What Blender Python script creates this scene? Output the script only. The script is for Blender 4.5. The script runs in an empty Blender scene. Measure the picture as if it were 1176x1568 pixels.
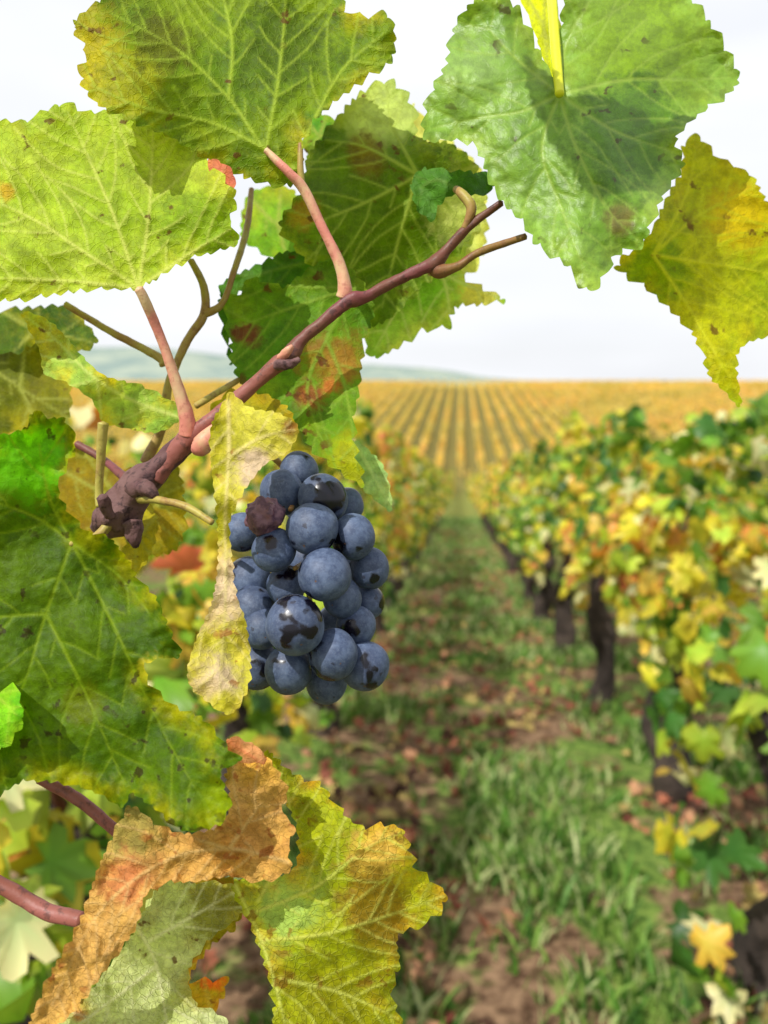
import bpy, math, random
import numpy as np
from mathutils import Vector, Matrix, Euler, noise
from mathutils.geometry import delaunay_2d_cdt
random.seed(7); rng=np.random.default_rng(7)
scene=bpy.context.scene
F=1184.0
# ---------------- camera
cam=bpy.data.cameras.new("camera"); camo=bpy.data.objects.new("camera",cam); scene.collection.objects.link(camo)
camo.location=(0,0,1.0); camo.rotation_euler=Euler((math.radians(90-9.5),0,math.radians(5.6)),'XYZ')
cam.sensor_fit='VERTICAL'; cam.sensor_height=24; cam.lens=24*F/1568; cam.clip_start=0.01; cam.clip_end=9000
cam.dof.use_dof=True; cam.dof.focus_distance=0.234; cam.dof.aperture_fstop=7.0
scene.camera=camo
CM=Matrix.Translation(camo.location)@camo.rotation_euler.to_matrix().to_4x4()
CMn=np.array(CM)
def P(u,v,d):
    return CM@Vector(((u-588)/F*d,-(v-784)/F*d,-d))
def PN(uv,d):
    q=np.stack([(uv[:,0]-588)/F*d,-(uv[:,1]-784)/F*d,-d],1)
    return q@CMn[:3,:3].T+CMn[:3,3]
def lin(c):
    c=c/255.0
    return c/12.92 if c<=0.04045 else ((c+0.055)/1.055)**2.4
def C(r,g,b,k=0.62): return (lin(r)*k,lin(g)*k,lin(b)*k,1)
def CL(r,g,b,k=0.86,s=1.20):
    m=(r+g+b)/3; r,g,b=[min(255,max(3,m+(x-m)*s)) for x in (r,g,b)]
    return (lin(r)*k,lin(g)*k,lin(b)*k,1)
# ---------------- world and sun
SE=math.radians(50); sdir=Vector((-0.42,-0.62,0)).normalized()
sunv=Vector((sdir.x*math.cos(SE),sdir.y*math.cos(SE),math.sin(SE)))
w=bpy.data.worlds.new("World"); scene.world=w; w.use_nodes=True
nt=w.node_tree; nt.nodes.clear()
o=nt.nodes.new('ShaderNodeOutputWorld'); bg=nt.nodes.new('ShaderNodeBackground'); bg.inputs[1].default_value=0.1
sky=nt.nodes.new('ShaderNodeTexSky'); sky.sky_type='NISHITA'; sky.sun_disc=False; sky.sun_elevation=SE
sky.sun_rotation=math.atan2(sunv.x,sunv.y); sky.dust_density=3
tc=nt.nodes.new('ShaderNodeTexCoord'); mp=nt.nodes.new('ShaderNodeMapping'); mp.inputs['Scale'].default_value=(1.2,1.2,5)
nz=nt.nodes.new('ShaderNodeTexNoise'); nz.inputs['Scale'].default_value=1.6; nz.inputs['Detail'].default_value=3
rp=nt.nodes.new('ShaderNodeMapRange'); rp.inputs[1].default_value=0.3; rp.inputs[2].default_value=0.62; rp.inputs[3].default_value=0.82; rp.inputs[4].default_value=1.0
mx=nt.nodes.new('ShaderNodeMix'); mx.data_type='RGBA'; mx.inputs[7].default_value=(10.2,10.4,10.8,1)
nt.links.new(tc.outputs['Generated'],mp.inputs[0]); nt.links.new(mp.outputs[0],nz.inputs[0]); nt.links.new(nz.outputs[0],rp.inputs[0])
nt.links.new(rp.outputs[0],mx.inputs[0]); nt.links.new(sky.outputs[0],mx.inputs[6]); nt.links.new(mx.outputs[2],bg.inputs[0]); nt.links.new(bg.outputs[0],o.inputs[0])
sl=bpy.data.lights.new("sun",'SUN'); sl.energy=4.8; sl.angle=math.radians(0.6); sl.color=(1,0.96,0.90)
so=bpy.data.objects.new("sun",sl); scene.collection.objects.link(so); so.rotation_euler=sunv.to_track_quat('Z','Y').to_euler()
scene.view_settings.view_transform='Standard'; scene.view_settings.look='None'; scene.view_settings.exposure=0
# ---------------- helpers
def mesh_np(name,co,tris,smooth=True,mat=None,parent=None,attrs=None,colors=None,uv=None):
    me=bpy.data.meshes.new(name); n=len(co); t=len(tris); k=tris.shape[1]
    me.vertices.add(n); me.vertices.foreach_set('co',np.ascontiguousarray(co,dtype=np.float32).ravel())
    me.loops.add(t*k); me.loops.foreach_set('vertex_index',np.ascontiguousarray(tris,dtype=np.int32).ravel())
    me.polygons.add(t); me.polygons.foreach_set('loop_start',np.arange(0,t*k,k,dtype=np.int32))
    me.polygons.foreach_set('use_smooth',np.full(t,smooth))
    me.update(calc_edges=True); me.validate()
    if attrs:
        for a,vals in attrs.items():
            at=me.attributes.new(a,'FLOAT','POINT'); at.data.foreach_set('value',np.ascontiguousarray(vals,dtype=np.float32))
    if colors is not None:
        at=me.attributes.new('Col','FLOAT_COLOR','POINT'); c4=np.ones((n,4),np.float32); c4[:,:3]=colors; at.data.foreach_set('color',c4.ravel())
    if uv is not None:
        at=me.attributes.new('luv','FLOAT_VECTOR','POINT'); u3=np.zeros((n,3),np.float32); u3[:,:2]=uv; at.data.foreach_set('vector',u3.ravel())
    ob=bpy.data.objects.new(name,me); scene.collection.objects.link(ob)
    if mat: me.materials.append(mat)
    if parent: ob.parent=parent
    return ob
def empty(name):
    e=bpy.data.objects.new(name,None); scene.collection.objects.link(e); e.empty_display_size=0.05; return e
class G:
    def __init__(s,name):
        s.m=bpy.data.materials.new(name); s.m.use_nodes=True; s.t=s.m.node_tree; s.t.nodes.clear()
        s.out=s.t.nodes.new('ShaderNodeOutputMaterial')
    def n(s,typ,**kw):
        nd=s.t.nodes.new(typ)
        for k,v in kw.items(): setattr(nd,k,v)
        return nd
    def l(s,a,b): s.t.links.new(a,b)
    def set(s,inp,v):
        if isinstance(v,bpy.types.NodeSocket): s.l(v,inp)
        else: inp.default_value=v
    def mix(s,f,a,b,bt='MIX'):
        m=s.n('ShaderNodeMix'); m.data_type='RGBA'; m.blend_type=bt
        s.set(m.inputs[0],f); s.set(m.inputs[6],a); s.set(m.inputs[7],b); return m.outputs[2]
    def math(s,op,a,b=0.0,clamp=False):
        m=s.n('ShaderNodeMath'); m.operation=op; m.use_clamp=clamp; s.set(m.inputs[0],a); s.set(m.inputs[1],b); return m.outputs[0]
    def rng(s,x,a,b,c=0.0,d=1.0):
        m=s.n('ShaderNodeMapRange'); m.interpolation_type='SMOOTHSTEP'; s.set(m.inputs[0],x)
        for i,v in enumerate((a,b,c,d)): m.inputs[i+1].default_value=v
        return m.outputs[0]
    def noise(s,vec,scale,det=4,rough=0.55,off=None):
        m=s.n('ShaderNodeTexNoise'); m.inputs['Scale'].default_value=scale; m.inputs['Detail'].default_value=det; m.inputs['Roughness'].default_value=rough
        if off is not None:
            q=s.n('ShaderNodeVectorMath'); q.operation='ADD'; s.l(vec,q.inputs[0]); q.inputs[1].default_value=(off,off*0.7,off*1.3); vec=q.outputs[0]
        if vec is not None: s.l(vec,m.inputs['Vector'])
        return m.outputs[0]
    def attr(s,name,o='Fac'):
        m=s.n('ShaderNodeAttribute'); m.attribute_name=name; return m.outputs[o]
    def pos(s):
        return s.n('ShaderNodeNewGeometry').outputs['Position']
    def bump(s,h,st,dist=0.001,nrm=None):
        b=s.n('ShaderNodeBump'); b.inputs['Strength'].default_value=st; b.inputs['Distance'].default_value=dist; s.l(h,b.inputs['Height'])
        if nrm is not None: s.l(nrm,b.inputs['Normal'])
        return b.outputs[0]
    def pbr(s,col,rough=0.5,spec=0.4,nrm=None,trans=0.0,tcol=None,coat=0):
        p=s.n('ShaderNodeBsdfPrincipled'); s.set(p.inputs['Base Color'],col); s.set(p.inputs['Roughness'],rough); s.set(p.inputs['Specular IOR Level'],spec)
        if nrm is not None: s.l(nrm,p.inputs['Normal'])
        res=p.outputs[0]
        if trans>0:
            t=s.n('ShaderNodeBsdfTranslucent'); s.set(t.inputs[0],tcol if tcol is not None else col)
            if nrm is not None: s.l(nrm,t.inputs['Normal'])
            m=s.n('ShaderNodeMixShader'); m.inputs[0].default_value=trans; s.l(res,m.inputs[1]); s.l(t.outputs[0],m.inputs[2]); res=m.outputs[0]
        s.l(res,s.out.inputs[0]); return s.m
# ---------------- hero leaf material
BR=CL(90,50,20)
def leaf_mat(name,A,B,E,V,spots=0.3,spotc=BR,edge=0.6,trans=0.42,off=0.0,rough=0.6,spec=0.2,dry=0.0,dryc=None,nscale=0.9,fine=0.4,bthr=0.5,regs=(),bump=0.55,vmix=0.75):
    g=G(name); uv=g.attr('luv','Vector'); vein=g.attr('vein'); ed=g.attr('edge')
    n1=g.noise(uv,nscale,4,0.6,off); n2=g.noise(uv,5.0,4,0.7,off+3)
    col=g.mix(g.rng(n1,bthr-0.13,bthr+0.13),A,B)
    for (ru,rv,rr,rc) in regs:
        d=g.n('ShaderNodeVectorMath'); d.operation='DISTANCE'; g.l(uv,d.inputs[0]); d.inputs[1].default_value=(ru/100,rv/100,0)
        dd=g.math('ADD',d.outputs['Value'],g.math('MULTIPLY',g.math('SUBTRACT',n1,0.5),2.2*rr/100))
        dd=g.math('ADD',dd,g.math('MULTIPLY',g.math('SUBTRACT',n2,0.5),1.3*rr/100))
        dd=g.math('ADD',dd,g.math('MULTIPLY',vein,0.35*rr/100))
        col=g.mix(g.rng(dd,rr/100*0.5,rr/100*1.25,0.92,0.0),col,rc)
    ef=g.math('MULTIPLY',g.math('SUBTRACT',1.0,ed),edge*1.1)
    ef=g.math('MULTIPLY',ef,g.rng(g.noise(uv,1.7,4,0.6,off+9),0.42,0.68),True)
    col=g.mix(ef,col,E)
    mott=g.rng(n2,0.3,0.7,0.70,1.2)
    cc=g.n('ShaderNodeCombineXYZ')
    for i in range(3): g.l(mott,cc.inputs[i])
    col=g.mix(1.0,col,cc.outputs[0],'MULTIPLY')
    vo=g.n('ShaderNodeTexVoronoi'); vo.feature='DISTANCE_TO_EDGE'; vo.inputs['Scale'].default_value=9.0
    wv=g.n('ShaderNodeVectorMath'); wv.operation='ADD'; g.l(uv,wv.inputs[0])
    wn=g.n('ShaderNodeTexNoise'); wn.inputs['Scale'].default_value=6; g.l(uv,wn.inputs['Vector'])
    ws=g.n('ShaderNodeVectorMath'); ws.operation='SCALE'; ws.inputs[3].default_value=0.12; g.l(wn.outputs[1],ws.inputs[0]); g.l(ws.outputs[0],wv.inputs[1]); g.l(wv.outputs[0],vo.inputs['Vector'])
    ret=g.rng(vo.outputs[0],0.0,0.10,1.0,0.0)
    col=g.mix(g.math('MULTIPLY',ret,0.22*fine),col,V)
    col=g.mix(g.math('MULTIPLY',vein,vmix,True),col,V)
    sp=g.rng(g.noise(uv,4.0,3,0.5,off+5),0.70-0.10*spots,0.75-0.08*spots)
    sp=g.math('MULTIPLY',sp,g.rng(g.noise(uv,0.9,2,0.5,off+13),0.42,0.55))
    col=g.mix(g.math('MULTIPLY',sp,0.8),col,spotc)
    h=g.math('ADD',g.math('MULTIPLY',ret,-0.9*fine),g.math('MULTIPLY',n2,1.5))
    nb=g.bump(h,bump,0.0007)
    tcol=g.mix(1.0,col,(1.28,1.28,0.65,1),'MULTIPLY')
    return g.pbr(col,rough,spec,nb,trans,tcol)
# ---------------- hero leaf geometry
def catmull(pts,closed,step):
    pts=[np.array(p,float) for p in pts]; n=len(pts); out=[]
    rngi=range(n) if closed else range(n-1)
    for i in rngi:
        if closed: p0,p1,p2,p3=pts[i-1],pts[i],pts[(i+1)%n],pts[(i+2)%n]
        else: p0,p1,p2,p3=pts[max(i-1,0)],pts[i],pts[i+1],pts[min(i+2,n-1)]
        m=max(1,int(np.linalg.norm((p2-p1)[:2])/step))
        for j in range(m):
            t=j/m
            out.append(0.5*((2*p1)+(-p0+p2)*t+(2*p0-5*p1+4*p2-p3)*t*t+(-p0+3*p1-3*p2+p3)*t**3))
    if not closed: out.append(pts[-1])
    return np.array(out)
def segdist(p,a,b):
    ab=b-a; L=(ab**2).sum(1)+1e-9
    t=np.clip(((p[:,None,:]-a[None])*ab[None]).sum(2)/L[None],0,1)
    q=a[None]+t[...,None]*ab[None]
    return np.sqrt(((p[:,None,:]-q)**2).sum(2)),t
def inside(p,poly):
    x,y=p[:,0],p[:,1]; c=np.zeros(len(p),bool); q=np.roll(poly,1,0)
    for (x1,y1),(x2,y2) in zip(poly,q):
        if y1==y2: continue
        c^=((y1>y)!=(y2>y))&(x<(x2-x1)*(y-y1)/(y2-y1)+x1)
    return c
def hero_leaf(name,outline,veins,ctrl,mat,tooth=6,period=22,step=3.2,quilt=0.0012,ridge=0.0005,wav=0.004,curl=0.0,seed=0,parent=None,sec=True,vw=3.2,und=1,shift=None,sgap=1.0):
    r=random.Random(seed+100)
    base=catmull(outline,True,2.2)
    area=0.5*np.sum(base[:,0]*np.roll(base[:,1],-1)-base[:,1]*np.roll(base[:,0],-1)); sg=1 if area>0 else -1
    sm=np.array([sum(np.roll(base[:,c],k) for k in range(-4,5))/9 for c in (0,1)]).T
    tg=np.roll(sm,-1,0)-np.roll(sm,1,0); tg/=np.linalg.norm(tg,axis=1)[:,None]+1e-9
    nr=np.stack([tg[:,1],-tg[:,0]],1)*sg
    off=np.zeros(len(base)); tofs=np.zeros(len(base)); i=0
    while i<len(base):
        big=r.random()<0.28
        m=max(4,int(period/2.2*(r.uniform(1.2,1.7) if big else r.uniform(0.55,1.2)))); a=tooth*(r.uniform(1.3,1.9) if big else r.uniform(0.5,1.2)); pk=r.uniform(.5,.72)
        for j in range(m):
            if i+j<len(base):
                t=j/m; tri=(t/pk) if t<pk else (1-t)/(1-pk); off[i+j]=a*tri**0.9-a*0.45; tofs[i+j]=a*0.25*tri
        i+=m
    poly=base+nr*off[:,None]+tg*tofs[:,None]
    mn,mxx=poly.min(0),poly.max(0)
    gx,gy=np.meshgrid(np.arange(mn[0],mxx[0],step),np.arange(mn[1],mxx[1],step*0.87))
    gx[1::2]+=step/2
    g=np.stack([gx.ravel(),gy.ravel()],1)+rng.uniform(-.25,.25,(gx.size,2))
    g=g[inside(g,poly)]
    def bd(p):
        a=poly[::2]; b=np.roll(a,-1,0); out=np.empty(len(p))
        for s in range(0,len(p),2000): out[s:s+2000]=segdist(p[s:s+2000],a,b)[0].min(1)
        return out
    g=g[bd(g)>1.3]
    V=[Vector(p) for p in poly]+[Vector(p) for p in g]
    res=delaunay_2d_cdt(V,[],[list(range(len(poly)))],1,1e-4)
    vv=np.array([(p.x,p.y) for p in res[0]]); tris=np.array([f for f in res[2] if len(f)==3])
    SA,SB,W=[],[],[]
    PLS=[catmull(vn,False,9) for vn in veins]
    for vi,pl in enumerate(PLS):
        L=np.concatenate([[0],np.cumsum(np.linalg.norm(np.diff(pl,axis=0),axis=1))]); T=L[-1]
        for k in range(len(pl)-1): SA.append(pl[k]);SB.append(pl[k+1]);W.append(vw*(1-0.55*L[k]/max(T,1)))
        if sec and T>60:
            oth=[q for qi,q in enumerate(PLS) if qi!=vi]; oth=np.concatenate(oth) if oth else None
            for sd in (1,-1):
                s=r.uniform(28,50)
                while s<T-12:
                    k=min(np.searchsorted(L,s),len(pl)-2); t=pl[k+1]-pl[k]; t/=np.linalg.norm(t)+1e-9
                    an=sd*math.radians(r.uniform(38,56)); ln=r.uniform(110,170)
                    d=np.array([t[0]*math.cos(an)-t[1]*math.sin(an),t[0]*math.sin(an)+t[1]*math.cos(an)]); p=pl[k].copy()
                    for q in range(14):
                        p2=p+d*11; own=np.sqrt(((pl-p2)**2).sum(1)).min()
                        if q>0 and oth is not None and np.sqrt(((oth-p2)**2).sum(1)).min()<0.95*own: break
                        SA.append(p.copy());SB.append(p2.copy());W.append(max(1.1,1.9-0.09*q))
                        d=d+t*0.06+np.array([r.uniform(-.10,.10),r.uniform(-.10,.10)]); d/=np.linalg.norm(d); p=p2
                        if q*11>ln: break
                    s+=r.uniform(30,52)*sgap
    SA=np.array(SA);SB=np.array(SB);W=np.array(W); amp=np.where(W>2.0,1.0,0.66)
    vein=np.zeros(len(vv)); dmin=np.full(len(vv),99.)
    for s in range(0,len(vv),1500):
        D,_=segdist(vv[s:s+1500],SA,SB)
        vein[s:s+1500]=(amp[None]*np.exp(-(D/np.maximum(W,1.6)[None])**2)).max(1)
        dmin[s:s+1500]=D.min(1)
    B=bd(vv); edge=np.clip(B/42,0,1)
    ct=np.array(ctrl,float)
    R2=((vv[:,None,:]-ct[None,:,:2])**2).sum(2); wt=1/(R2+50**2)**1.6
    dep=(wt*ct[None,:,2]).sum(1)/wt.sum(1)
    q=np.clip(dmin/20,0,1); q=q*q*(3-2*q)
    nzv=np.array([noise.noise(Vector((x/85+seed*3.1,y/85,seed)))+0.28*noise.noise(Vector((x/34+seed,y/34,seed+5)))+0.10*noise.noise(Vector((x/11,y/11,seed+9))) for x,y in vv])
    dep=dep+und*quilt*0.5*q-und*ridge*0.7*vein+wav*nzv*(0.55+0.6*(1-edge))+curl*(1-np.clip(B/26,0,1))**2
    co=PN(vv,dep)
    if shift is not None: co=co+np.array(shift[:])[None]
    return mesh_np(name,co,tris,True,mat,parent,{'vein':vein,'edge':edge},None,vv/100.0)
vine=empty("grapevine")
def L(n,outline,veins,ctrl,mat,**k): return hero_leaf(n,outline,veins,ctrl,mat,parent=vine,**k)
L("leaf_1",[(112,40),(145,5),(230,-50),(400,-70),(500,-25),(540,22),(596,25),(602,88),(560,120),(510,158),(478,190),(462,225),(462,262),(440,285),(385,275),(325,250),(270,215),(215,190),(150,160),(122,118),(132,78)],
 [[(458,262),(407,230),(350,150),(270,75),(170,20)],[(407,230),(425,130),(435,40),(440,-50)],[(458,240),(490,165),(530,100),(590,50)],[(407,230),(330,190),(220,165),(140,130)],[(350,150),(355,60),(330,-50)]],
 [(458,262,.243),(407,230,.243),(120,60,.228),(150,150,.222),(300,-50,.262),(500,0,.262),(600,50,.25)],
 leaf_mat("leaf_green_under",CL(92,120,12),CL(118,140,14),CL(190,178,20),CL(178,198,80),off=1,spots=0.7,edge=0.7,trans=0.36,fine=0.5,regs=[(130,95,80,CL(175,162,14)),(200,120,60,CL(150,152,14)),(440,60,80,CL(78,100,10)),(250,60,50,CL(98,104,14)),(480,200,30,CL(80,115,20))]),seed=1,tooth=7,und=1,quilt=0.0018)
L("leaf_2",[(-60,200),(-10,188),(45,182),(95,158),(135,172),(180,168),(232,175),(275,208),(320,245),(345,275),(362,305),(352,338),(365,372),(305,392),(268,408),(228,434),(205,442),(130,444),(60,455),(0,462),(-60,470)],
 [[(212,442),(120,380),(50,335),(-60,285)],[(212,442),(228,330),(236,180)],[(212,442),(170,320),(105,175)],[(212,442),(280,395),(355,350)],[(212,442),(100,430),(-60,425)]],
 [(212,442,.236),(-50,300,.245),(100,170,.25),(240,180,.243),(355,340,.232),(0,450,.238)],
 leaf_mat("leaf_pale_under",CL(160,186,50),CL(184,203,72),CL(210,205,50),CL(225,230,135),off=4,spots=0.4,edge=0.5,trans=0.42,fine=0.6,regs=[(5,292,18,CL(220,185,70)),(300,350,60,CL(140,170,36)),(60,420,50,CL(150,170,40))]),seed=2,tooth=6,quilt=0.002,ridge=0.0008)
L("leaf_3",[(322,244),(345,252),(360,272),(353,298),(332,296),(320,268)],[[(325,290),(345,255)]],[(330,270,.236),(360,290,.236)],
 leaf_mat("leaf_red",CL(232,120,100,.86,1),CL(238,165,125,.86,1),CL(230,140,90),CL(235,175,130),off=5,spots=0),seed=3,tooth=3,sec=False,wav=.001)
L("leaf_4",[(430,335),(455,300),(475,235),(512,185),(555,140),(597,124),(632,160),(642,210),(690,220),(732,258),(745,315),(715,370),(660,425),(600,485),(560,495),(515,440),(455,385),(432,355)],
 [[(640,268),(560,225),(500,215)],[(640,268),(600,190),(592,135)],[(640,268),(560,310),(460,350)],[(640,268),(612,360),(585,470)],[(640,268),(700,330),(720,350)]],
 [(640,268,.27),(500,200,.285),(595,130,.29),(440,340,.272),(585,480,.285),(735,300,.29)],
 leaf_mat("leaf_mid",CL(84,110,16),CL(102,130,20),CL(180,190,60),CL(185,200,100),off=8,spots=0.6,trans=0.4,bthr=0.52,regs=[(585,165,65,CL(205,222,130)),(720,320,60,CL(222,228,140)),(470,330,30,CL(170,130,50)),(560,240,35,CL(120,105,25))]),seed=4,tooth=7)
L("leaf_5",[(640,380),(670,320),(720,300),(742,335),(720,375),(705,415),(735,440),(772,457),(740,466),(700,470),(686,500),(650,505),(620,525),(572,548),(560,515),(578,460),(600,410)],
 [[(650,400),(620,450),(575,535)],[(650,400),(680,430),(690,490)],[(650,400),(700,430),(765,456)],[(650,400),(700,350),(735,325)]],
 [(650,400,.288),(570,540,.292),(765,456,.30),(730,310,.30)],
 leaf_mat("leaf_lime",CL(160,200,85),CL(130,180,60),CL(225,225,110),CL(220,230,160),off=11,spots=0.1,trans=0.5,regs=[(740,445,35,CL(235,225,120)),(720,330,40,CL(230,232,150))]),seed=5,tooth=7)
L("leaf_6",[(630,282),(648,258),(690,262),(722,262),(745,268),(757,288),(722,300),(695,296),(676,312),(662,335),(640,322)],
 [[(700,290),(670,275),(640,290)]],[(700,290,.252),(640,300,.262),(750,280,.258)],
 leaf_mat("leaf_dark",CL(70,112,38),CL(90,135,52),CL(120,150,60),CL(120,150,80),off=13,spots=0.3),seed=6,tooth=5,wav=0.008)
L("leaf_7",[(790,8),(765,-5),(722,5),(693,48),(682,100),(656,148),(650,212),(692,214),(732,228),(747,272),(772,312),(802,342),(822,375),(862,402),(900,445),(928,420),(942,392),(985,372),(1002,330),(1022,290),(1047,252),(1035,215),(1062,182),(1128,130),(1120,88),(1092,42),(1062,0),(1000,-50),(900,-60),(862,10),(855,100),(850,120),(832,90)],
 [[(857,144),(880,220),(930,320),(985,372)],[(857,144),(960,122),(1060,122),(1120,118)],[(857,144),(800,170),(735,180),(665,195)],[(857,144),(830,230),(860,320),(900,430)],[(857,144),(870,60),(930,-40)],[(857,144),(940,200),(1040,235)],[(857,144),(780,80),(730,20)]],
 [(857,144,.231),(700,60,.244),(660,180,.242),(720,150,.236),(760,260,.232),(880,400,.220),(985,372,.224),(900,250,.224),(1040,240,.246),(1120,110,.262),(1000,-40,.262),(870,60,.243)],
 leaf_mat("leaf_gloss_green",CL(112,152,42,.8,1.1),CL(142,180,70,.8,1.1),CL(165,185,60),CL(180,205,95,.8,1.1),off=16,spots=0.6,spotc=CL(70,60,20),rough=0.46,spec=0.5,trans=0.3,fine=0.2,bump=0.3,edge=0.5,vmix=.55,regs=[(990,50,140,CL(130,160,22)),(950,335,24,CL(120,110,60)),(960,210,90,CL(88,126,26)),(720,120,60,CL(150,188,90,.82,1))]),seed=7,tooth=7,period=24,und=-1,wav=0.005,quilt=0.0008,sgap=1.3)  # regs paint in shade right of the midrib and pale sheen at left
# unseen leaf added above the frame, outlined to cast the shadow across leaf_7
L("leaf_7_shadow_caster",[(790,30),(805,130),(842,205),(885,270),(902,312),(1010,335),(1075,250),(1060,170),(1000,138),(930,122),(868,140),(842,80)],
 [[(860,100),(900,200),(980,310)],[(900,170),(1000,190)]],[(857,144,.231),(900,250,.224),(1040,240,.246)],
 leaf_mat("leaf_shadow_caster",CL(90,140,50),CL(110,150,50),CL(150,185,80),CL(185,212,130),off=17,trans=0.2),seed=77,tooth=6,shift=sunv*0.11,step=5)
L("leaf_8",[(1045,222),(1070,210),(1102,242),(1150,268),(1178,312),(1230,340),(1240,500),(1190,512),(1140,528),(1128,560),(1134,622),(1108,598),(1084,572),(1072,530),(1040,488),(990,442),(945,408),(990,365),(1020,305),(1045,255)],
 [[(1000,390),(1060,400),(1130,410),(1230,430)],[(1000,390),(1060,480),(1130,600)],[(1000,390),(1070,330),(1150,290)],[(1000,390),(1050,300),(1065,225)]],
 [(1000,390,.268),(1130,600,.262),(1230,420,.285),(1060,220,.285)],
 leaf_mat("leaf_yellow_right",CL(150,165,10),CL(182,184,12),CL(205,185,15),CL(210,212,60),off=19,spots=0.8,trans=0.45,regs=[(1130,330,60,CL(212,188,10)),(1000,420,50,CL(130,155,15))]),seed=8,tooth=6)
L("leaf_9",[(342,450),(362,455),(385,425),(430,440),(455,425),(500,398),(545,420),(572,470),(556,530),(552,580),(543,640),(545,690),(556,742),(520,722),(480,690),(452,655),(430,640),(395,605),(362,575),(350,510)],
 [[(545,440),(500,520),(470,600),(500,690)],[(545,440),(450,470),(365,500)],[(500,520),(530,600),(548,720)],[(545,440),(470,440),(395,430)]],
 [(545,440,.27),(360,470,.276),(500,560,.262),(548,730,.232),(400,590,.27)],
 leaf_mat("leaf_burnt",CL(82,125,32),CL(105,142,32),CL(150,165,45),CL(150,175,75),off=23,spots=0.8,spotc=CL(95,50,30),regs=[(515,555,58,CL(170,128,58)),(378,508,24,CL(115,65,50)),(540,700,50,CL(175,178,35)),(475,605,26,CL(145,82,50)),(505,590,18,CL(200,125,65))]),seed=9,tooth=6)
L("leaf_10",[(335,450),(345,430),(395,405),(440,385),(480,392),(520,410),(480,440),(430,450),(380,440),(350,480),(355,560),(340,500)],[[(480,400),(400,420),(345,460)]],
 [(480,400,.285),(345,500,.292)],leaf_mat("leaf_deep_green",CL(60,100,28),CL(80,125,32),CL(90,120,40),CL(110,140,60),off=26),seed=10,tooth=5)  # a deeper green than leaf_9 in front of it
L("leaf_11",[(542,675),(565,690),(590,720),(600,782),(575,765),(552,742),(543,700)],[[(545,680),(598,775)]],[(545,680,.262),(600,780,.256)],
 leaf_mat("leaf_mint",CL(160,208,120,.86,1),CL(180,218,140,.86,1),CL(200,200,110),CL(210,230,160),off=27,spots=0.1),seed=11,tooth=4)
L("leaf_12",[(34,480),(70,488),(100,515),(135,555),(165,577),(215,590),(268,618),(278,640),(240,662),(190,655),(158,645),(140,612),(100,585),(68,572),(60,535)],
 [[(277,640),(200,612),(140,575),(85,520),(40,485)],[(150,585),(155,640)]],[(277,640,.25),(150,590,.24),(40,485,.262),(160,645,.262),(70,570,.25)],
 leaf_mat("leaf_curled",CL(145,180,75),CL(170,198,95),CL(215,200,60),CL(215,225,140),off=29,spots=0.5,edge=1.0,regs=[(60,520,45,CL(170,165,40))]),seed=12,tooth=3,wav=0.006)
L("leaf_13",[(-60,670),(-10,668),(38,655),(50,630),(75,640),(98,642),(116,680),(98,722),(88,750),(105,782),(130,812),(165,822),(190,850),(215,890),(238,915),(258,960),(276,1004),(245,1008),(222,1020),(228,1045),(268,1082),(310,1100),(345,1140),(368,1165),(338,1182),(352,1228),(335,1262),(280,1272),(240,1240),(200,1215),(188,1236),(150,1215),(100,1200),(40,1195),(-60,1195)],
 [[(110,830),(70,940),(35,1050),(-20,1160)],[(110,830),(50,790),(-50,755)],[(110,830),(75,760),(60,680)],[(110,830),(170,950),(250,1120),(320,1240)],[(70,940),(130,1060),(190,1200)],[(70,940),(0,945),(-50,960)],[(110,830),(180,880),(230,940)]],
 [(110,830,.224),(60,660,.212),(-50,700,.215),(270,1000,.222),(190,850,.226),(-50,1160,.214),(180,1050,.214),(340,1240,.202),(230,1040,.218)],
 leaf_mat("leaf_dark_left",CL(68,96,12),CL(88,114,14),CL(170,168,25),CL(150,172,50),off=31,spots=1.0,spotc=CL(50,38,15),edge=0.9,rough=0.55,fine=0.2,bump=0.4,vmix=.6,regs=[(40,700,70,CL(112,186,30)),(240,1030,26,CL(228,212,75)),(335,1240,45,CL(140,160,25)),(200,870,30,CL(125,130,25)),(120,1080,40,CL(105,118,18))]),seed=13,tooth=5,curl=-0.003,und=-1,wav=0.006,quilt=0.0007,sgap=1.5,vw=2.8)
L("leaf_14",[(-60,900),(-20,960),(10,1010),(35,1090),(30,1115),(0,1150),(-60,1160)],[[(-50,1020),(25,1095)]],[(-50,1000,.25),(30,1100,.20)],
 leaf_mat("leaf_bright_green",CL(120,195,40),CL(150,210,50),CL(190,210,60),CL(190,220,90),off=33,spots=0.0),seed=14,tooth=5)
L("leaf_15",[(345,612),(352,600),(385,625),(425,632),(457,655),(440,692),(405,712),(372,755),(352,800),(355,850),(362,910),(378,960),(383,1040),(356,1092),(325,1080),(288,1042),(298,985),(325,920),(334,850),(330,770),(322,700),(324,650)],
 [[(350,615),(350,700),(345,800),(345,920),(335,1070)],[(350,700),(400,670),(450,658)]],
 [(350,615,.236),(450,660,.216),(325,700,.222),(350,820,.226),(330,1060,.212),(380,1000,.224),(372,755,.212)],
 leaf_mat("leaf_twisted",CL(185,180,55),CL(208,202,90),CL(215,190,90),CL(235,220,160),off=36,spots=0.9,spotc=CL(160,110,65),edge=0.5,trans=0.35,regs=[(345,680,45,CL(165,162,35)),(395,720,40,CL(235,205,175,.86,1)),(335,900,55,CL(235,205,170,.86,1)),(330,1040,42,CL(222,195,165,.86,1)),(445,655,18,CL(150,90,50)),(340,1075,22,CL(200,195,60))]),seed=15,tooth=3,period=16,wav=0.007,sec=True)
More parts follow.
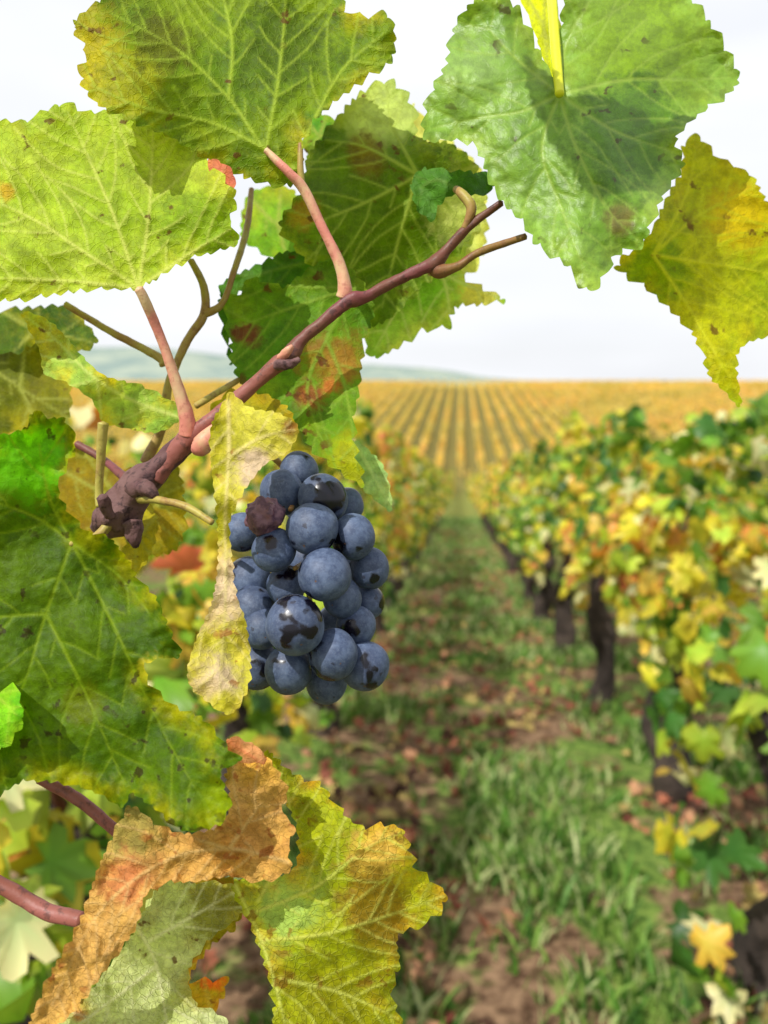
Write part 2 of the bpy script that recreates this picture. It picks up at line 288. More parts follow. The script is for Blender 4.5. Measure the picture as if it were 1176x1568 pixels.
L("leaf_16",[(200,1236),(240,1262),(282,1276),(335,1265),(352,1228),(345,1185),(358,1140),(395,1148),(425,1180),(440,1215),(432,1245),(452,1268),(440,1300),(445,1332),(400,1350),(350,1342),(300,1350),(255,1352),(222,1372),(208,1420),(165,1480),(120,1540),(90,1568),(45,1575),(78,1490),(118,1420),(145,1345),(170,1285)],
 [[(440,1320),(350,1300),(250,1320),(150,1400),(80,1540)],[(350,1300),(400,1230)],[(350,1300),(300,1285)]],
 [(440,1320,.214),(380,1160,.21),(240,1300,.206),(80,1550,.2),(200,1240,.216)],
 leaf_mat("leaf_dry",CL(215,168,90,.84,1),CL(205,150,80,.84,1),CL(222,182,100),CL(225,188,125,.84,1),off=39,spots=1.2,spotc=CL(155,98,55),trans=0.25,rough=0.7,spec=0.12,fine=0.3,bump=0.9,regs=[(190,1270,60,CL(150,140,80)),(200,1350,40,CL(195,130,88)),(350,1310,38,CL(170,118,58)),(400,1170,35,CL(212,168,80))]),seed=16,tooth=5,wav=0.009,quilt=0.002)
L("leaf_17",[(350,1130),(385,1138),(400,1150),(412,1175),(380,1180),(352,1165)],[[(355,1140),(405,1170)]],[(355,1140,.209),(410,1170,.214)],
 leaf_mat("leaf_red_tip",CL(225,130,90),CL(235,180,130),CL(220,100,60),CL(230,150,110),off=41,spots=0.2),seed=17,tooth=4,sec=False)
L("leaf_18",[(412,1152),(445,1182),(495,1206),(520,1240),(552,1264),(610,1266),(628,1300),(640,1332),(684,1372),(655,1412),(610,1432),(612,1480),(600,1520),(615,1620),(440,1640),(415,1510),(385,1420),(358,1352),(445,1335),(455,1272),(430,1215),(400,1170)],
 [[(360,1355),(400,1440),(430,1540),(450,1640)],[(380,1400),(480,1360),(560,1300),(615,1275)],[(400,1440),(500,1430),(600,1400),(680,1372)],[(395,1380),(440,1290),(440,1200)],[(430,1500),(520,1520),(610,1560)]],
 [(360,1355,.236),(450,1640,.222),(420,1160,.236),(560,1270,.222),(680,1372,.236),(600,1560,.238),(500,1400,.224)],
 leaf_mat("leaf_yellow_brown",CL(148,162,36),CL(175,180,45),CL(210,165,60),CL(222,226,130),off=44,spots=1.2,spotc=CL(130,100,38),edge=0.8,fine=0.5,bump=0.8,regs=[(440,1390,60,CL(178,205,112)),(585,1305,52,CL(235,195,105)),(580,1390,68,CL(148,122,42)),(520,1530,80,CL(152,152,32)),(440,1200,45,CL(150,158,34))]),seed=18,tooth=7,wav=0.007,quilt=0.002)
L("leaf_19",[(205,1425),(230,1375),(262,1352),(372,1358),(368,1400),(320,1440),(290,1485),(300,1535),(350,1565),(370,1640),(40,1640),(80,1570),(120,1540),(165,1480)],
 [[(210,1420),(240,1480),(260,1600)],[(230,1440),(300,1400),(365,1362)],[(240,1480),(160,1540),(80,1600)]],
 [(210,1420,.222),(370,1360,.245),(100,1600,.206),(300,1600,.216),(290,1480,.235)],
 leaf_mat("leaf_whitish",CL(212,222,155,.95,1),CL(192,206,120,.95,1),CL(190,175,80),CL(235,235,190,.95,1),off=47,spots=0.6,fine=0.5,bump=0.8,trans=.45,regs=[(330,1390,60,CL(140,140,50)),(120,1550,18,CL(190,120,80))]),seed=19,tooth=5,wav=0.006)
L("leaf_20",[(250,1350),(375,1350),(360,1420),(330,1440),(290,1500),(345,1500),(330,1545),(280,1540),(255,1450)],[[(260,1360),(320,1420),(300,1520)]],[(260,1360,.25),(330,1540,.262)],
 leaf_mat("leaf_olive_back",CL(125,115,25),CL(145,125,30),CL(190,110,40),CL(170,150,70),off=50,spots=0.8,regs=[(320,1500,30,CL(200,95,40))]),seed=20,tooth=7)
inner=[([(0,475),(60,470),(105,470),(140,505),(148,525),(115,540),(60,525),(20,540),(-60,530),(-60,480)],CL(60,92,20),CL(85,112,22),.30,21),
 ([(-60,530),(40,520),(100,560),(105,640),(60,655),(-60,660)],CL(100,108,12),CL(122,120,16),.31,22),
 ([(60,700),(120,680),(180,720),(260,700),(285,780),(270,840),(215,850),(150,830),(90,780)],CL(150,125,30),CL(130,130,35),.30,23),
 ([(380,300),(430,285),(470,310),(490,370),(440,400),(400,385),(370,360)],CL(110,160,36),CL(138,182,45),.32,24),
 ([(465,180),(500,175),(515,210),(500,235),(470,240)],CL(80,155,40),CL(120,175,50),.30,25),
 ([(205,760),(240,790),(230,850),(200,880),(190,830)],CL(160,160,40),CL(180,170,40),.27,26),
 ([(320,640),(350,600),(420,610),(450,650),(400,700),(330,690)],CL(190,160,40),CL(170,170,45),.262,27),
 ([(630,160),(660,200),(700,225),(735,260),(745,330),(735,400),(690,430),(650,380),(640,250)],CL(222,230,140),CL(228,228,120),.33,28),
 ([(790,-30),(835,-30),(858,40),(862,140),(840,110),(815,40)],CL(215,225,25),CL(225,230,35),.262,29)]
for i,(ol,a,b,d,sd) in enumerate(inner):
    c0=np.mean(np.array(ol),0); A0=np.array(ol[0]);
    vs=[[tuple(c0*0.1+np.array(A0)*0.9),tuple(c0),tuple(ol[len(ol)//2])]]+[[tuple(c0),tuple((np.array(ol[k])*0.9+c0*0.1))] for k in range(1,len(ol),3)]
    L("leaf_%d"%(21+i),ol,vs,[(c0[0],c0[1],d),(ol[0][0],ol[0][1],d+.015),(ol[len(ol)//2][0],ol[len(ol)//2][1],d-.012)],
      leaf_mat("leaf_inner_%d"%i,a,b,CL(200,185,50) if i!=8 else CL(220,225,30),CL(180,185,100),off=60+i*3,spots=0.5 if i!=8 else 0,trans=0.5),seed=sd,tooth=6 if i!=8 else 2,step=4.5)
# ---------------- canes and petioles
def tube(name,pts,mat,parent,seg=14,step=3.0,rough=0.06,knots=(),seed=0,world=False):
    if not world:
        W=[]
        for (u,v,d,r) in pts:
            p=P(u,v,d); W.append((p.x,p.y,p.z,r*d/F))
        pts=W; step=step*0.24/F
    a=np.array(pts); n=len(a); out=[]
    for i in range(n-1):
        p0,p1,p2,p3=a[max(i-1,0)],a[i],a[i+1],a[min(i+2,n-1)]
        m=max(2,int(np.linalg.norm((p2-p1)[:3])/step))
        for j in range(m):
            t=j/m; q=0.5*((2*p1)+(-p0+p2)*t+(2*p0-5*p1+4*p2-p3)*t*t+(-p0+3*p1-3*p2+p3)*t**3); out.append(q)
    out.append(a[-1]); out=np.array(out); c=out[:,:3]; rr=np.maximum(out[:,3],1e-5)
    tg=np.gradient(c,axis=0); tg/=np.linalg.norm(tg,axis=1)[:,None]+1e-12
    up=np.array([0.31,-0.8,0.5]); vs=[]; rm=float(rr.mean())
    for i in range(len(c)):
        x=np.cross(tg[i],up); x/=np.linalg.norm(x); y=np.cross(tg[i],x)
        for k in range(seg):
            an=2*math.pi*k/seg; dr=(math.cos(an)*x+math.sin(an)*y); R=rr[i]
            q=Vector((c[i]-c[0])/(rm*2.6)+dr*0.8+seed*3.7)
            nn=noise.noise(q)+0.4*noise.noise(q*2.7); R*=1+rough*2*nn
            vs.append(c[i]+dr*R)
    fs=[]
    for i in range(len(c)-1):
        for k in range(seg):
            fs.append((i*seg+k,i*seg+(k+1)%seg,(i+1)*seg+(k+1)%seg,(i+1)*seg+k))
    e0=len(vs); vs.append(c[0]-tg[0]*rr[0]*.4); vs.append(c[-1]+tg[-1]*rr[-1]*.5)
    for k in range(seg):
        fs.append((e0,(k+1)%seg,k,k)); b=(len(c)-1)*seg; fs.append((e0+1,b+k,b+(k+1)%seg,b+(k+1)%seg))
    vs=np.array(vs); quads=np.array([f for f in fs if len(set(f))==4]); tri=np.array([tuple(f[:3]) for f in fs if len(set(f))==3])
    allt=np.concatenate([quads[:,[0,1,2]],quads[:,[0,2,3]],tri])
    return mesh_np(name,vs,allt,True,mat,parent)
def stem_mat(name,A,B,S,sc=400,rough=0.5,bs=0.4,streak=0.5,dist=0.0004):
    g=G(name); p=g.pos(); n1=g.noise(p,sc*0.12,4,0.6); n2=g.noise(p,sc,4,0.65); n3=g.noise(p,sc*3,3,0.6,4)
    col=g.mix(g.rng(n1,0.38,0.62),A,B); col=g.mix(g.math('MULTIPLY',g.rng(n2,0.52,0.66),streak),col,S)
    return g.pbr(col,rough,0.35,g.bump(g.math('ADD',n2,g.math('MULTIPLY',n3,0.5)),bs,dist))
m_cane=stem_mat("cane_bark",C(140,72,74),C(130,82,62),C(75,46,46),streak=.7)
m_cane2=stem_mat("cane_bark_pink",C(178,108,98),C(160,95,80),C(105,68,62),streak=.7)
m_pet=stem_mat("petiole_skin",C(225,142,125,.8),C(225,195,145,.8),C(185,100,88,.7),sc=500,bs=0.3,streak=0.5)
m_petg=stem_mat("petiole_green",C(190,180,85,.75),C(170,130,75,.75),C(130,85,60,.7),bs=0.3,streak=0.5)
m_pety=stem_mat("petiole_yellow",CL(222,225,60),CL(215,220,60),CL(190,200,60),bs=0.1,streak=0.3)
m_old=stem_mat("old_wood",C(105,68,72),C(138,102,98),C(60,38,42),sc=300,rough=0.75,bs=0.7,streak=0.8,dist=0.0008)
tube("cane_main",[(430,554,.248,11),(444,545,.248,15),(460,522,.248,10),(500,488,.248,9.5),(530,464,.248,11),(545,458,.248,13),(565,452,.248,9),(610,428,.249,8.5),(650,410,.249,10),(668,402,.25,12),(685,382,.25,8),(715,350,.248,7),(768,310,.244,5.5)],m_cane,vine,seed=1,rough=0.10)
tube("cane_lower",[(238,730,.256,18),(262,702,.255,15),(292,668,.253,17),(310,655,.252,13),(350,622,.251,11),(400,580,.249,11),(428,556,.248,13),(442,548,.248,10)],m_cane2,vine,seed=1,rough=0.10)
tube("cane_old",[(150,812,.262,14),(165,800,.26,25),(185,785,.259,31),(200,760,.258,27),(215,738,.257,25),(245,715,.256,18),(288,675,.254,15)],m_old,vine,seed=2,rough=0.20,seg=28,step=1.5)
tube("cane_spur",[(168,790,.25,8),(162,775,.247,9),(156,760,.245,8)],m_old,vine,seed=3,rough=0.2)
tube("cane_spur_2",[(200,800,.255,16),(205,822,.255,11),(208,838,.256,4)],m_old,vine,seed=31,rough=0.25)
tube("cane_spur_3",[(205,745,.25,16),(225,750,.246,13),(238,762,.245,7)],m_old,vine,seed=32,rough=0.25)
tube("cane_side",[(655,402,.25,8),(672,415,.25,11),(700,408,.249,7),(735,386,.247,6),(805,362,.238,5)],stem_mat("side_bark",C(165,130,65),C(145,80,65),C(110,78,55)),vine,seed=4)
tube("cane_node",[(425,562,.246,8),(445,556,.243,7),(458,550,.242,4)],m_old,vine,seed=5,rough=0.35)
tube("cane_node_2",[(430,548,.246,7),(440,538,.243,6),(448,530,.243,3)],m_pet,vine,seed=6,rough=0.2)
tube("bud_swelling",[(300,690,.25,8),(308,684,.248,14),(318,672,.248,15),(330,655,.25,8)],m_pet,vine,seed=7,rough=0.1)
tube("petiole_1",[(527,455,.249,13),(528,440,.248,11),(520,405,.247,8.5),(492,345,.245,7.5),(465,290,.243,8),(440,262,.241,7),(407,230,.241,5)],m_pet,vine,seed=8,rough=0.05)
tube("petiole_1b",[(462,285,.244,6),(460,255,.243,5),(460,220,.243,4)],m_petg,vine,seed=8,rough=0.03)
tube("petiole_2",[(288,665,.252,14),(286,640,.25,12),(270,585,.247,9),(245,515,.243,7.5),(222,460,.237,8),(212,442,.235,7)],m_pet,vine,seed=9,rough=0.05)
tube("tendril_1",[(222,708,.275,9),(250,650,.275,7),(258,590,.272,6.5),(285,525,.27,6.5),(312,482,.27,7),(312,440,.268,6),(292,398,.265,5)],m_petg,vine,seed=10)
tube("tendril_2",[(312,480,.27,8),(340,465,.27,5),(360,410,.272,5),(378,350,.28,5),(385,290,.29,4)],m_petg,vine,seed=11)
tube("tendril_3",[(252,558,.272,8),(240,545,.272,6.5),(170,508,.27,5.5),(100,466,.27,5)],m_petg,vine,seed=12)
tube("tendril_4",[(300,622,.265,5),(335,600,.27,5),(372,578,.275,4)],m_petg,vine,seed=13)
tube("petiole_3",[(158,648,.25,8),(155,690,.252,7),(152,750,.255,6),(155,775,.255,8)],m_petg,vine,seed=14)
tube("petiole_4",[(215,762,.25,9),(245,766,.244,6),(285,776,.24,6),(325,800,.236,5)],m_petg,vine,seed=15)
tube("petiole_5",[(118,680,.285,6),(160,705,.28,6),(205,745,.265,8)],m_cane,vine,seed=16)
tube("petiole_6",[(60,1192,.24,8),(105,1215,.24,9),(150,1248,.24,9),(190,1285,.24,8)],m_cane2,vine,seed=17)
tube("petiole_7",[(-40,1335,.235,13),(20,1365,.235,12),(70,1395,.233,12),(125,1408,.23,12)],m_cane2,vine,seed=18)
tube("petiole_8",[(835,-60,.27,9),(845,0,.25,8),(850,70,.24,8),(857,144,.230,7)],m_pety,vine,seed=19,rough=0.02)
tube("petiole_9",[(712,350,.248,6),(722,318,.246,8),(705,295,.248,7),(698,290,.252,5)],m_petg,vine,seed=20)
tube("petiole_10",[(110,832,.224,4),(112,845,.235,6),(140,830,.25,7),(170,800,.255,8)],m_petg,vine,seed=21)
# ---------------- grape bunch
bunch=empty("grape_bunch")
gr=[(458,722,30,.262),(432,754,34,.252),(495,764,38,.247),(530,774,27,.26),(405,790,29,.236),(370,815,30,.255),(478,810,40,.236),(541,822,34,.243),(420,842,34,.238),(565,870,31,.25),(497,880,41,.231),(438,897,30,.247),(380,890,36,.257),(524,916,30,.243),(562,922,27,.256),(388,932,34,.25),(452,957,45,.228),(402,962,32,.246),(545,958,31,.246),(510,1003,38,.235),(558,1020,38,.243),(442,1025,36,.24),(396,1020,34,.252),(500,1045,32,.252),(470,860,36,.268),(520,960,38,.272),(460,1000,36,.268),(420,920,38,.272),(530,870,34,.272),(470,770,36,.275),(380,985,34,.262),(540,1010,30,.27)]
import bmesh
bm=bmesh.new(); bmesh.ops.create_icosphere(bm,subdivisions=4,radius=1.0); sv=np.array([v.co[:] for v in bm.verts]); sf=np.array([[v.index for v in f.verts] for f in bm.faces]); bm.free()
vs=[];fs=[];dot=[];shr=[];rid=[];o_=0
for i,(u,v,r,d) in enumerate(gr):
    c=np.array(P(u,v,d)[:]); R=r*d/F*1.0; s=sv.copy()
    if i==4:
        dd=np.array([1+0.22*noise.noise(Vector(q*2.2))+0.20*abs(noise.noise(Vector(q*5.5))) -0.05 for q in s]); s=s*dd[:,None]
    else:
        dd=np.array([1+0.06*noise.noise(Vector(q*0.9+i*7.0)) for q in s]); s=s*dd[:,None]*np.array([1,1,rng.uniform(1.0,1.08)])
    ax=np.array([rng.uniform(-.8,.8),-1.0,rng.uniform(-1.0,0.3)]); ax/=np.linalg.norm(ax)
    dt=sv@ax; dot.append(dt); shr.append(np.full(len(s),1.0 if i==4 else 0.0)); rid.append(np.full(len(s),rng.random()))
    s=s*(1-0.05*np.exp(-((1-dt)/0.006)))[:,None]
    vs.append(c+s*R); fs.append(sf+o_); o_+=len(s)
g=G("grape_skin"); p=g.pos(); rd=g.attr('rid'); shv=g.attr('shr'); dt=g.attr('dot')
vecs=g.n('ShaderNodeVectorMath'); vecs.operation='ADD'; cx=g.n('ShaderNodeCombineXYZ'); g.l(rd,cx.inputs[0]); g.l(rd,cx.inputs[2]); g.l(p,vecs.inputs[0]); g.l(cx.outputs[0],vecs.inputs[1]); pv=vecs.outputs[0]
nA=g.noise(pv,95,2,0.45); nB=g.noise(pv,380,5,0.62); nC=g.noise(pv,1800,3,0.6)
thr=g.math('ADD',nA,g.math('MULTIPLY',g.math('SUBTRACT',nB,0.5),0.16))
rub=g.rng(thr,0.585,0.64)
bloom=g.mix(g.rng(nB,0.32,0.70),C(72,90,126,.62),C(116,136,172,.62))
bloom=g.mix(g.math('MULTIPLY',g.rng(nA,0.38,0.6),0.4),bloom,C(58,68,98,.6))
bloom=g.mix(g.math('MULTIPLY',g.rng(nC,0.5,0.7),0.25),bloom,C(160,172,198,.62))
skin=g.mix(g.rng(rd,0.2,0.9),C(12,13,28,.6),C(24,16,32,.6))
col=g.mix(g.math('MULTIPLY',g.math('SUBTRACT',1.0,rub),g.rng(rd,0.0,1.0,0.82,0.97)),skin,bloom)
scr=g.rng(g.noise(pv,300,2,0.5,8),0.70,0.72); col=g.mix(g.math('MULTIPLY',scr,0.6),col,C(36,28,36))
col=g.mix(g.rng(dt,0.9955,0.9972),col,C(120,92,78)); col=g.mix(g.rng(dt,0.998,0.999),col,C(30,18,15))
col=g.mix(g.math('MULTIPLY',shv,0.9),col,g.mix(g.rng(nB,0.4,0.6),C(95,55,72),C(145,100,112)))
rg=g.mix(rub,(0.58,)*3+(1,),(0.24,)*3+(1,))
gm=g.pbr(col,rg,0.42,g.bump(nB,0.10,0.0004))
mesh_np("grapes",np.concatenate(vs),np.concatenate(fs),True,gm,bunch,{'dot':np.concatenate(dot),'shr':np.concatenate(shr),'rid':np.concatenate(rid)})
tube("rachis",[(330,680,.255,5),(400,690,.265,5),(450,740,.268,5),(470,850,.262,5),(475,950,.26,4),(480,1030,.258,3)],m_petg,bunch,seed=40)
for i,(a,b) in enumerate([((455,760,.262),(445,780,.245)),((470,860,.26),(452,870,.24)),((475,930,.26),(480,925,.238)),((480,1000,.258),(476,1010,.24)),((470,830,.26),(520,850,.25))]):
    tube("pedicel_%d"%i,[(*a,4),(*b,4)],m_petg,bunch,seed=50+i)
# ---------------- terrain
_yy=np.linspace(-50,4000,8101); _s=np.interp(_yy,[-50,-5,0,40,54,115,150,4000],[0,-.13,-.13,-.13,.073,.073,0.0006,0.0006])
_H=np.concatenate([[0],np.cumsum((_s[1:]+_s[:-1])/2*np.diff(_yy))]); _H-=np.interp(0,_yy,_H)
def hgt(y): return np.interp(np.asarray(y,float),_yy,_H)
ys=np.concatenate([np.arange(-6,12,0.25),np.arange(12,60,1.0),np.arange(60,200,3),np.geomspace(200,4000,30)])
xs=np.concatenate([-np.geomspace(3000,8,30),np.arange(-7,7.01,0.25),np.geomspace(8,3000,30)])
X,Y=np.meshgrid(xs,ys); Z=hgt(Y)
amp=np.where(np.hypot(X,Y)<15,0.035,0.0)
Z=Z+amp*np.array([noise.noise(Vector((x*1.6,y*1.6,0)))+0.5*noise.noise(Vector((x*4,y*4,3))) for x,y in zip(X.ravel(),Y.ravel())]).reshape(X.shape)
nx=len(xs); idx=np.arange(len(ys)*nx).reshape(len(ys),nx)
q=np.stack([idx[:-1,:-1],idx[:-1,1:],idx[1:,1:],idx[1:,:-1]],-1).reshape(-1,4)
g=G("ground_soil"); p=g.pos(); a=g.noise(p,3.2,5,0.65); b=g.noise(p,26,4,0.7); f=g.noise(p,0.03,4,0.6,5)
soil=g.mix(g.rng(b,0.35,0.65),C(100,74,56),C(182,148,116)); grass=g.mix(g.rng(b,0.35,0.65),C(78,112,46),C(148,176,82))
col=g.mix(g.rng(a,0.45,0.55),soil,grass)
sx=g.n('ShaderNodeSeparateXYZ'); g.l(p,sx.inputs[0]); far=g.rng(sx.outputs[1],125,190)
col=g.mix(g.rng(sx.outputs[1],6,14),col,g.mix(g.rng(b,0.3,0.7),C(130,140,66),C(175,178,90)))
col=g.mix(g.rng(sx.outputs[1],40,55),col,g.mix(g.rng(b,0.3,0.7),C(125,118,60),C(158,145,80)))
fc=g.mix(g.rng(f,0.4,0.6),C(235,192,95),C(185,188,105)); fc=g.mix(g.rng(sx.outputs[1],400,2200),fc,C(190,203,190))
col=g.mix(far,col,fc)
gmat=g.pbr(col,0.9,0.1,g.bump(b,0.6,0.03))
mesh_np("ground",np.stack([X.ravel(),Y.ravel(),Z.ravel()],1),q,True,gmat)
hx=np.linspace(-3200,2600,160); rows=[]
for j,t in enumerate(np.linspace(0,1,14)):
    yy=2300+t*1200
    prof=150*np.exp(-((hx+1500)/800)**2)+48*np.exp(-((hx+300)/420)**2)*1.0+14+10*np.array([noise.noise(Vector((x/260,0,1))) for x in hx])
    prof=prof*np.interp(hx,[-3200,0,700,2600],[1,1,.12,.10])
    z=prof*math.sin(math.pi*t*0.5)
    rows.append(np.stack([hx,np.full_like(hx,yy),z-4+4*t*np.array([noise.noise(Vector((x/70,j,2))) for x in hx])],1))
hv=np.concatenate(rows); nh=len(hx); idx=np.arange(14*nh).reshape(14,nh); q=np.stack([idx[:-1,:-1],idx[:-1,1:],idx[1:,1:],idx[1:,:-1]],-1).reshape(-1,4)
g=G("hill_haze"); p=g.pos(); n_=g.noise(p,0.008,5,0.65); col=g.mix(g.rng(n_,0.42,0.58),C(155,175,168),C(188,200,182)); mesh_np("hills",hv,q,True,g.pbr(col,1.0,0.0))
# ---------------- vineyard foliage
def tmpl(kind):
    if kind==0:
        half=[(0,1.0),(14,.80),(24,.62),(38,.86),(52,.88),(66,.55),(86,.72),(108,.74),(128,.5),(150,.55),(172,.2)]
        pts=[(math.sin(math.radians(a))*r,math.cos(math.radians(a))*r) for a,r in half]; pts+= [(-x,y) for x,y in reversed(pts[1:])]
        v=[(0,0,0.12)]+[(x,y,-0.10*abs(x)-0.12*y*y) for x,y in pts]; n=len(pts)
        return np.array(v)*0.55,np.array([(0,1+k,1+(k+1)%n) for k in range(n)])
    if kind==1:
        pts=[(0,1),(.5,.75),(.8,.2),(.5,-.5),(0,-.3),(-.5,-.5),(-.8,.2),(-.5,.75)]
        v=[(0,0,0.1)]+[(x,y,-0.1*abs(x)) for x,y in pts]; return np.array(v)*0.55,np.array([(0,1+k,1+(k+1)%8) for k in range(8)])
    v=[(-.6,-.5,0),(.5,-.6,.1),(.6,.5,0),(-.4,.6,.1)]; return np.array(v)*0.8,np.array([(0,1,2),(0,2,3)])
def cloud(name,pos,scale,outw,cols,kind,mat,parent=None,tipdown=0.9,nj=0.8):
    T,tri=tmpl(kind); N=len(pos); k=len(T)
    n=outw+rng.normal(0,nj,(N,3)); n/=np.linalg.norm(n,axis=1)[:,None]
    t=np.array([0,0,-tipdown])+rng.normal(0,0.5,(N,3)); t-=n*(t*n).sum(1)[:,None]; t/=np.linalg.norm(t,axis=1)[:,None]; b=np.cross(t,n)
    TS=np.broadcast_to(T,(N,k,3)).copy(); TS[:,:,2]*=rng.uniform(-2.0,4.5,(N,1)); TS[:,:,0]*=rng.uniform(.6,1.1,(N,1))
    if kind==0: TS[:,1:,:2]*=rng.uniform(.82,1.12,(N,k-1,1)); TS[:,:,2]+=rng.normal(0,.045,(N,k))
    V=pos[:,None,:]+scale[:,None,None]*(TS[:,:,0:1]*b[:,None]+TS[:,:,1:2]*t[:,None]+TS[:,:,2:3]*n[:,None])
    tr=(tri[None]+(np.arange(N)*k)[:,None,None]).reshape(-1,3)
    cc=np.repeat(cols[:,None,:],k,1)*rng.uniform(.75,1.2,(N,k,1))
    if kind==0: cc[:,0,1]*=1.05; cc[:,0,0]*=.8
    return mesh_np(name,V.reshape(-1,3),tr,kind!=2,mat,parent,None,cc.reshape(-1,3))
g=G("vine_foliage"); cc=g.attr('Col','Color'); m_fol=g.pbr(cc,0.45,0.4,None,0.36,g.mix(1.0,cc,(1.25,1.2,.68,1),'MULTIPLY'))
g=G("dry_litter"); cc=g.attr('Col','Color'); m_lit=g.pbr(cc,0.75,0.2,None,0.15)
g=G("grass_blades"); cc=g.attr('Col','Color'); m_gr=g.pbr(cc,0.5,0.3,None,0.35)
pal=np.array([CL(235,215,72,.86,1.1)[:3],CL(242,198,88,.86,1.1)[:3],CL(192,206,72,.86,1.1)[:3],CL(125,162,55,.86,1.1)[:3],CL(74,116,44,.86,1.1)[:3],CL(238,165,85,.86,1.1)[:3],CL(225,125,92,.86,1.1)[:3],CL(252,240,175,.9,1)[:3]])
def pick(pos,warm=0.0,fr=0.95):
    N=len(pos); a=1.25*np.array([noise.noise(Vector((x*fr,y*fr,z*fr*1.6+9))) for x,y,z in pos])+rng.normal(0,.17,N)+warm
    w=np.zeros((N,8)); 
    w[:,4]=np.clip(.22-a*1.8,0.02,1); w[:,3]=np.clip(.40-a*1.4,0.04,1); w[:,2]=.42; w[:,0]=.44+.2*a; w[:,7]=.22; w[:,1]=np.clip(.22+a,0.05,1); w[:,5]=np.clip(a*1.1-.05,.008,1); w[:,6]=np.clip(a*.8-.14,.004,1)
    w=np.clip(w,0.004,None); w/=w.sum(1)[:,None]; cs=np.cumsum(w,1); r=rng.random(N)[:,None]; k=(r>cs).sum(1).clip(0,7)
    return pal[k]*rng.uniform(.6,1.15,(N,1))
RX=lambda k:-0.52+1.16*k
def row_pts(k,y0,y1,dens,hw=0.2,rx=None):
    N=int((y1-y0)*dens); 
    if N<=0: return None
    x0=RX(k) if rx is None else rx
    y=rng.uniform(y0,y1,N); s=rng.random(N)
    top=1.29+0.12*np.array([noise.noise(Vector((yy*1.7,k*5.3,1))) for yy in y]); bot=0.42+0.15*np.array([noise.noise(Vector((yy*1.9,k*3.3,7))) for yy in y])
    if k==0: top=np.where(y<2.2,np.interp(y,[0,.9,2.2],[.72,.8,1.22]),top)
    if k==1: top=np.where(y<3,np.interp(y,[0,1.2,3],[1.08,1.14,1.27]),top); bot=bot+np.interp(y,[0,1.5,1.85,3.2,3.6],[-.24,-.20,.15,.15,.03])
    z=bot+(top-bot)*s**0.85
    wid=hw*(1.0+0.5*np.array([noise.noise(Vector((yy*1.5,zz*2.5,k*2.0))) for yy,zz in zip(y,z)]))*(1-0.35*s)
    side=rng.choice([-1,1],N); x=side*wid*rng.uniform(.35,1.0,N)**0.5
    pos=np.stack([x0+x,y,hgt(y)+z],1); out=np.stack([side*0.9,np.full(N,-.35),np.full(N,.45)],1)
    gap=np.array([noise.noise(Vector((a*3.0,b*3.0,c*3.0+20))) for a,b,c in pos]); m=gap>-0.20
    return pos[m],out[m]
for k in (0,1):
    pos,out=row_pts(k,0.55 if k==0 else 0.45,9,520)
    green=np.clip((1.9-pos[:,1])*.25,0,.32)+np.clip((0.6-(pos[:,2]-hgt(pos[:,1])))*.5,0,.2) if k==1 else 0
    cols=pick(pos,(-0.16-green) if k==1 else -0.04)
    e=empty("vine_row")
    cloud("foliage",pos,rng.uniform(.05,.118,len(pos)),out,cols,0,m_fol,e)
    pos,out=row_pts(k,9,50,180); cloud("foliage_back",pos,rng.uniform(.07,.125,len(pos)),out,pick(pos,-.02),1,m_fol,e)
    mtr=bpy.data.materials.get("vine_trunk_bark") or stem_mat("vine_trunk_bark",C(62,52,46),C(98,84,74),C(32,26,24),sc=60,rough=0.9,bs=0.9,streak=0.7,dist=0.01)
    y=0.88 if k==0 else 0.37; i=0
    while y<20:
        x=RX(k)+random.uniform(-.03,.03); z0=float(hgt(y)); r=random.Random(i*7+k)
        pts=[(x,y,z0-.05,.066)]
        for t in (0.12,.24,.36,.46): pts.append((x+r.uniform(-.03,.03),y+r.uniform(-.03,.03),z0+t,.052+r.uniform(-.008,.008)))
        pts.append((x+r.uniform(-.03,.03),y+.10,z0+.56,.04))
        tube("trunk_%d"%i,pts,mtr,e,seg=16,step=0.02,rough=0.22,seed=i+k*50,world=True)
        if y<8:
            for c_ in range(4):
                dx=r.uniform(-.12,.12); dy=r.uniform(-.35,.35)
                tube("shoot_%d_%d"%(i,c_),[(x,y+.06,z0+.5,.008),(x+dx*.5,y+dy*.6,z0+.7,.006),(x+dx,y+dy,z0+(.75 if y<2 else 1.02),.004)],m_cane,e,seg=6,step=0.05,world=True)
        y+=1.0; i+=1
A=[];B=[]
for k in range(2,22):
    y0=max(1.0,(RX(k)-.5)/0.62); pos,out=row_pts(k,y0,50,(90 if k<6 else 55)); A.append(pos);B.append(out)
for k in range(-26,0):
    y0=max(2.2,(-RX(k)-.5)/0.75); 
    if y0<50: pos,out=row_pts(k,y0,50,50); A.append(pos);B.append(out)
pos=np.concatenate(A);out=np.concatenate(B); cl=pick(pos,.08)
cloud("vineyard_rows",pos,rng.uniform(.11,.19,len(pos)),out,cl,1,m_fol)
A=[];B=[]
for k in range(-60,62):
    rx=0.06+1.5*k
    y0=max(53,abs(rx)/0.75)
    if y0<150: pos,out=row_pts(k+1000,y0,150,17,0.15,rx); A.append(pos);B.append(out)
pos=np.concatenate(A);out=np.concatenate(B)
cl=pick(pos*np.array([.12,.12,.12]),.12)*0.45+np.array(CL(245,208,118,.95,1.1)[:3])*0.55
cloud("distant_vineyard",pos,rng.uniform(.2,.33,len(pos)),out,cl,2,m_fol)
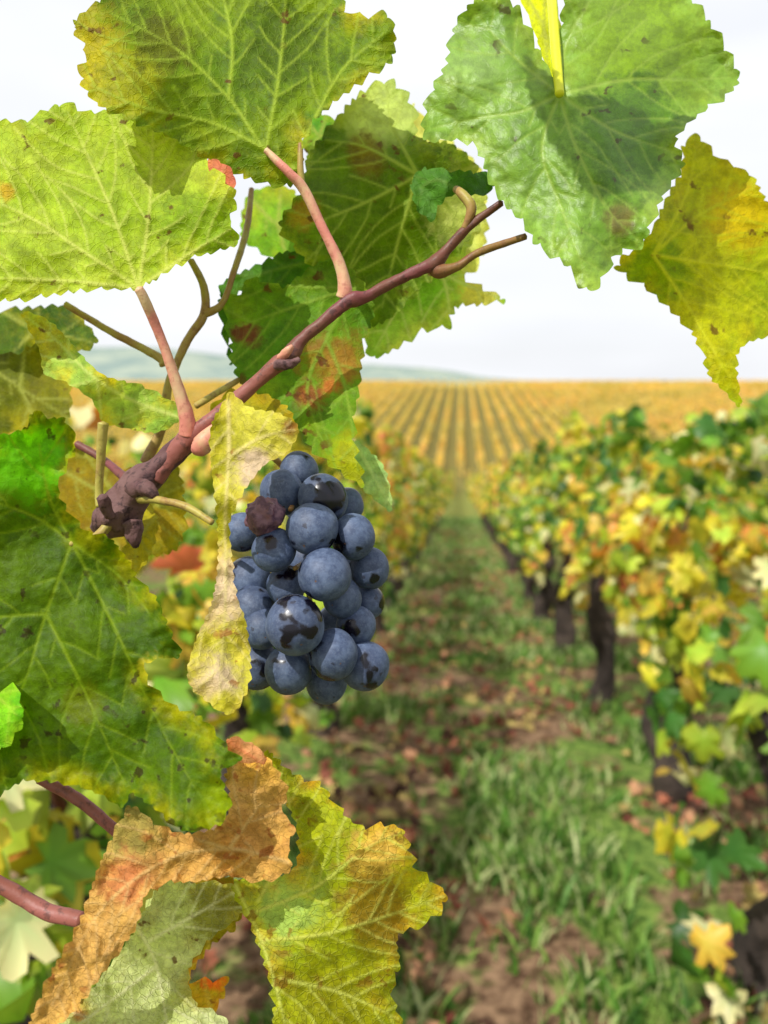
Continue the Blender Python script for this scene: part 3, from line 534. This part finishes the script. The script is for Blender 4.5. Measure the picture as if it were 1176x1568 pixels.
# ---------------- fallen leaves and grass
N=7500; y=0.6+rng.random(N)**1.5*17; x=rng.uniform(-.75,.9,N)+np.where(rng.random(N)<.3,rng.uniform(-.5,4,N),0)
pn=np.array([noise.noise(Vector((a*1.8,b*1.3,14))) for a,b in zip(x,y)]); m=pn+rng.normal(0,.2,N)>-.05; x=x[m];y=y[m];N=len(x)
cl=np.array([CL(215,128,98,.68,1)[:3],CL(165,92,72,.68,1)[:3],CL(228,162,122,.68,1)[:3],CL(165,125,92,.66,1)[:3],CL(105,68,54,.66,1)[:3],CL(225,190,115,.66,1)[:3]])[rng.integers(0,6,N)]*rng.uniform(.5,1.15,(N,1))
pos=np.stack([x,y,hgt(y)+rng.uniform(.015,.055,N)],1)
cloud("fallen_leaves",pos,rng.uniform(.03,.078,N),np.tile([0,0,1.6],(N,1)),cl,0,m_lit,None,0.0)
N=100000; y=0.6+rng.random(N)**1.8*22; x=rng.uniform(-1.0,1.1,N)+np.where(rng.random(N)<.12,rng.uniform(0,4,N),0)
dn=1.25*np.array([noise.noise(Vector((a*2.2,b*2.0,4)))+.5*noise.noise(Vector((a*7,b*7,1))) for a,b in zip(x,y)]); keep=dn+rng.normal(0,.11,N)>0.10-np.clip(y-4,0,6)*.04; x=x[keep];y=y[keep];dn=dn[keep];N=len(x)
h=rng.uniform(.02,.065,N)*(1+.9*np.clip(dn,0,1)); wd=rng.uniform(.0025,.006,N)*(1+y*.12); an=rng.uniform(0,2*math.pi,N); ln=rng.uniform(.1,1.0,N)*h; la=rng.uniform(0,2*math.pi,N)
bz=np.array(hgt(y)); base=np.stack([x,y,bz-.005],1); dx=np.stack([np.cos(an)*wd,np.sin(an)*wd,np.zeros(N)],1); lx=np.stack([np.cos(la)*ln,np.sin(la)*ln,np.zeros(N)],1); up=np.stack([np.zeros(N)]*2+[h],1)
V=np.stack([base-dx,base+dx,base+dx*.8+lx*.35+up*.6,base-dx*.8+lx*.35+up*.6,base+lx+up],1)
ix=(np.arange(N)*5)[:,None]; tr=np.concatenate([ix+[0,1,2],ix+[0,2,3],ix+[3,2,4]])
cl=np.array([CL(108,158,62,.76,1)[:3],CL(152,190,88,.76,1)[:3],CL(70,114,44,.76,1)[:3],CL(208,218,150,.78,1)[:3]])[rng.integers(0,4,N)]
mesh_np("grass",V.reshape(-1,3),tr,True,m_gr,None,None,np.repeat(cl,5,0))
print("done")
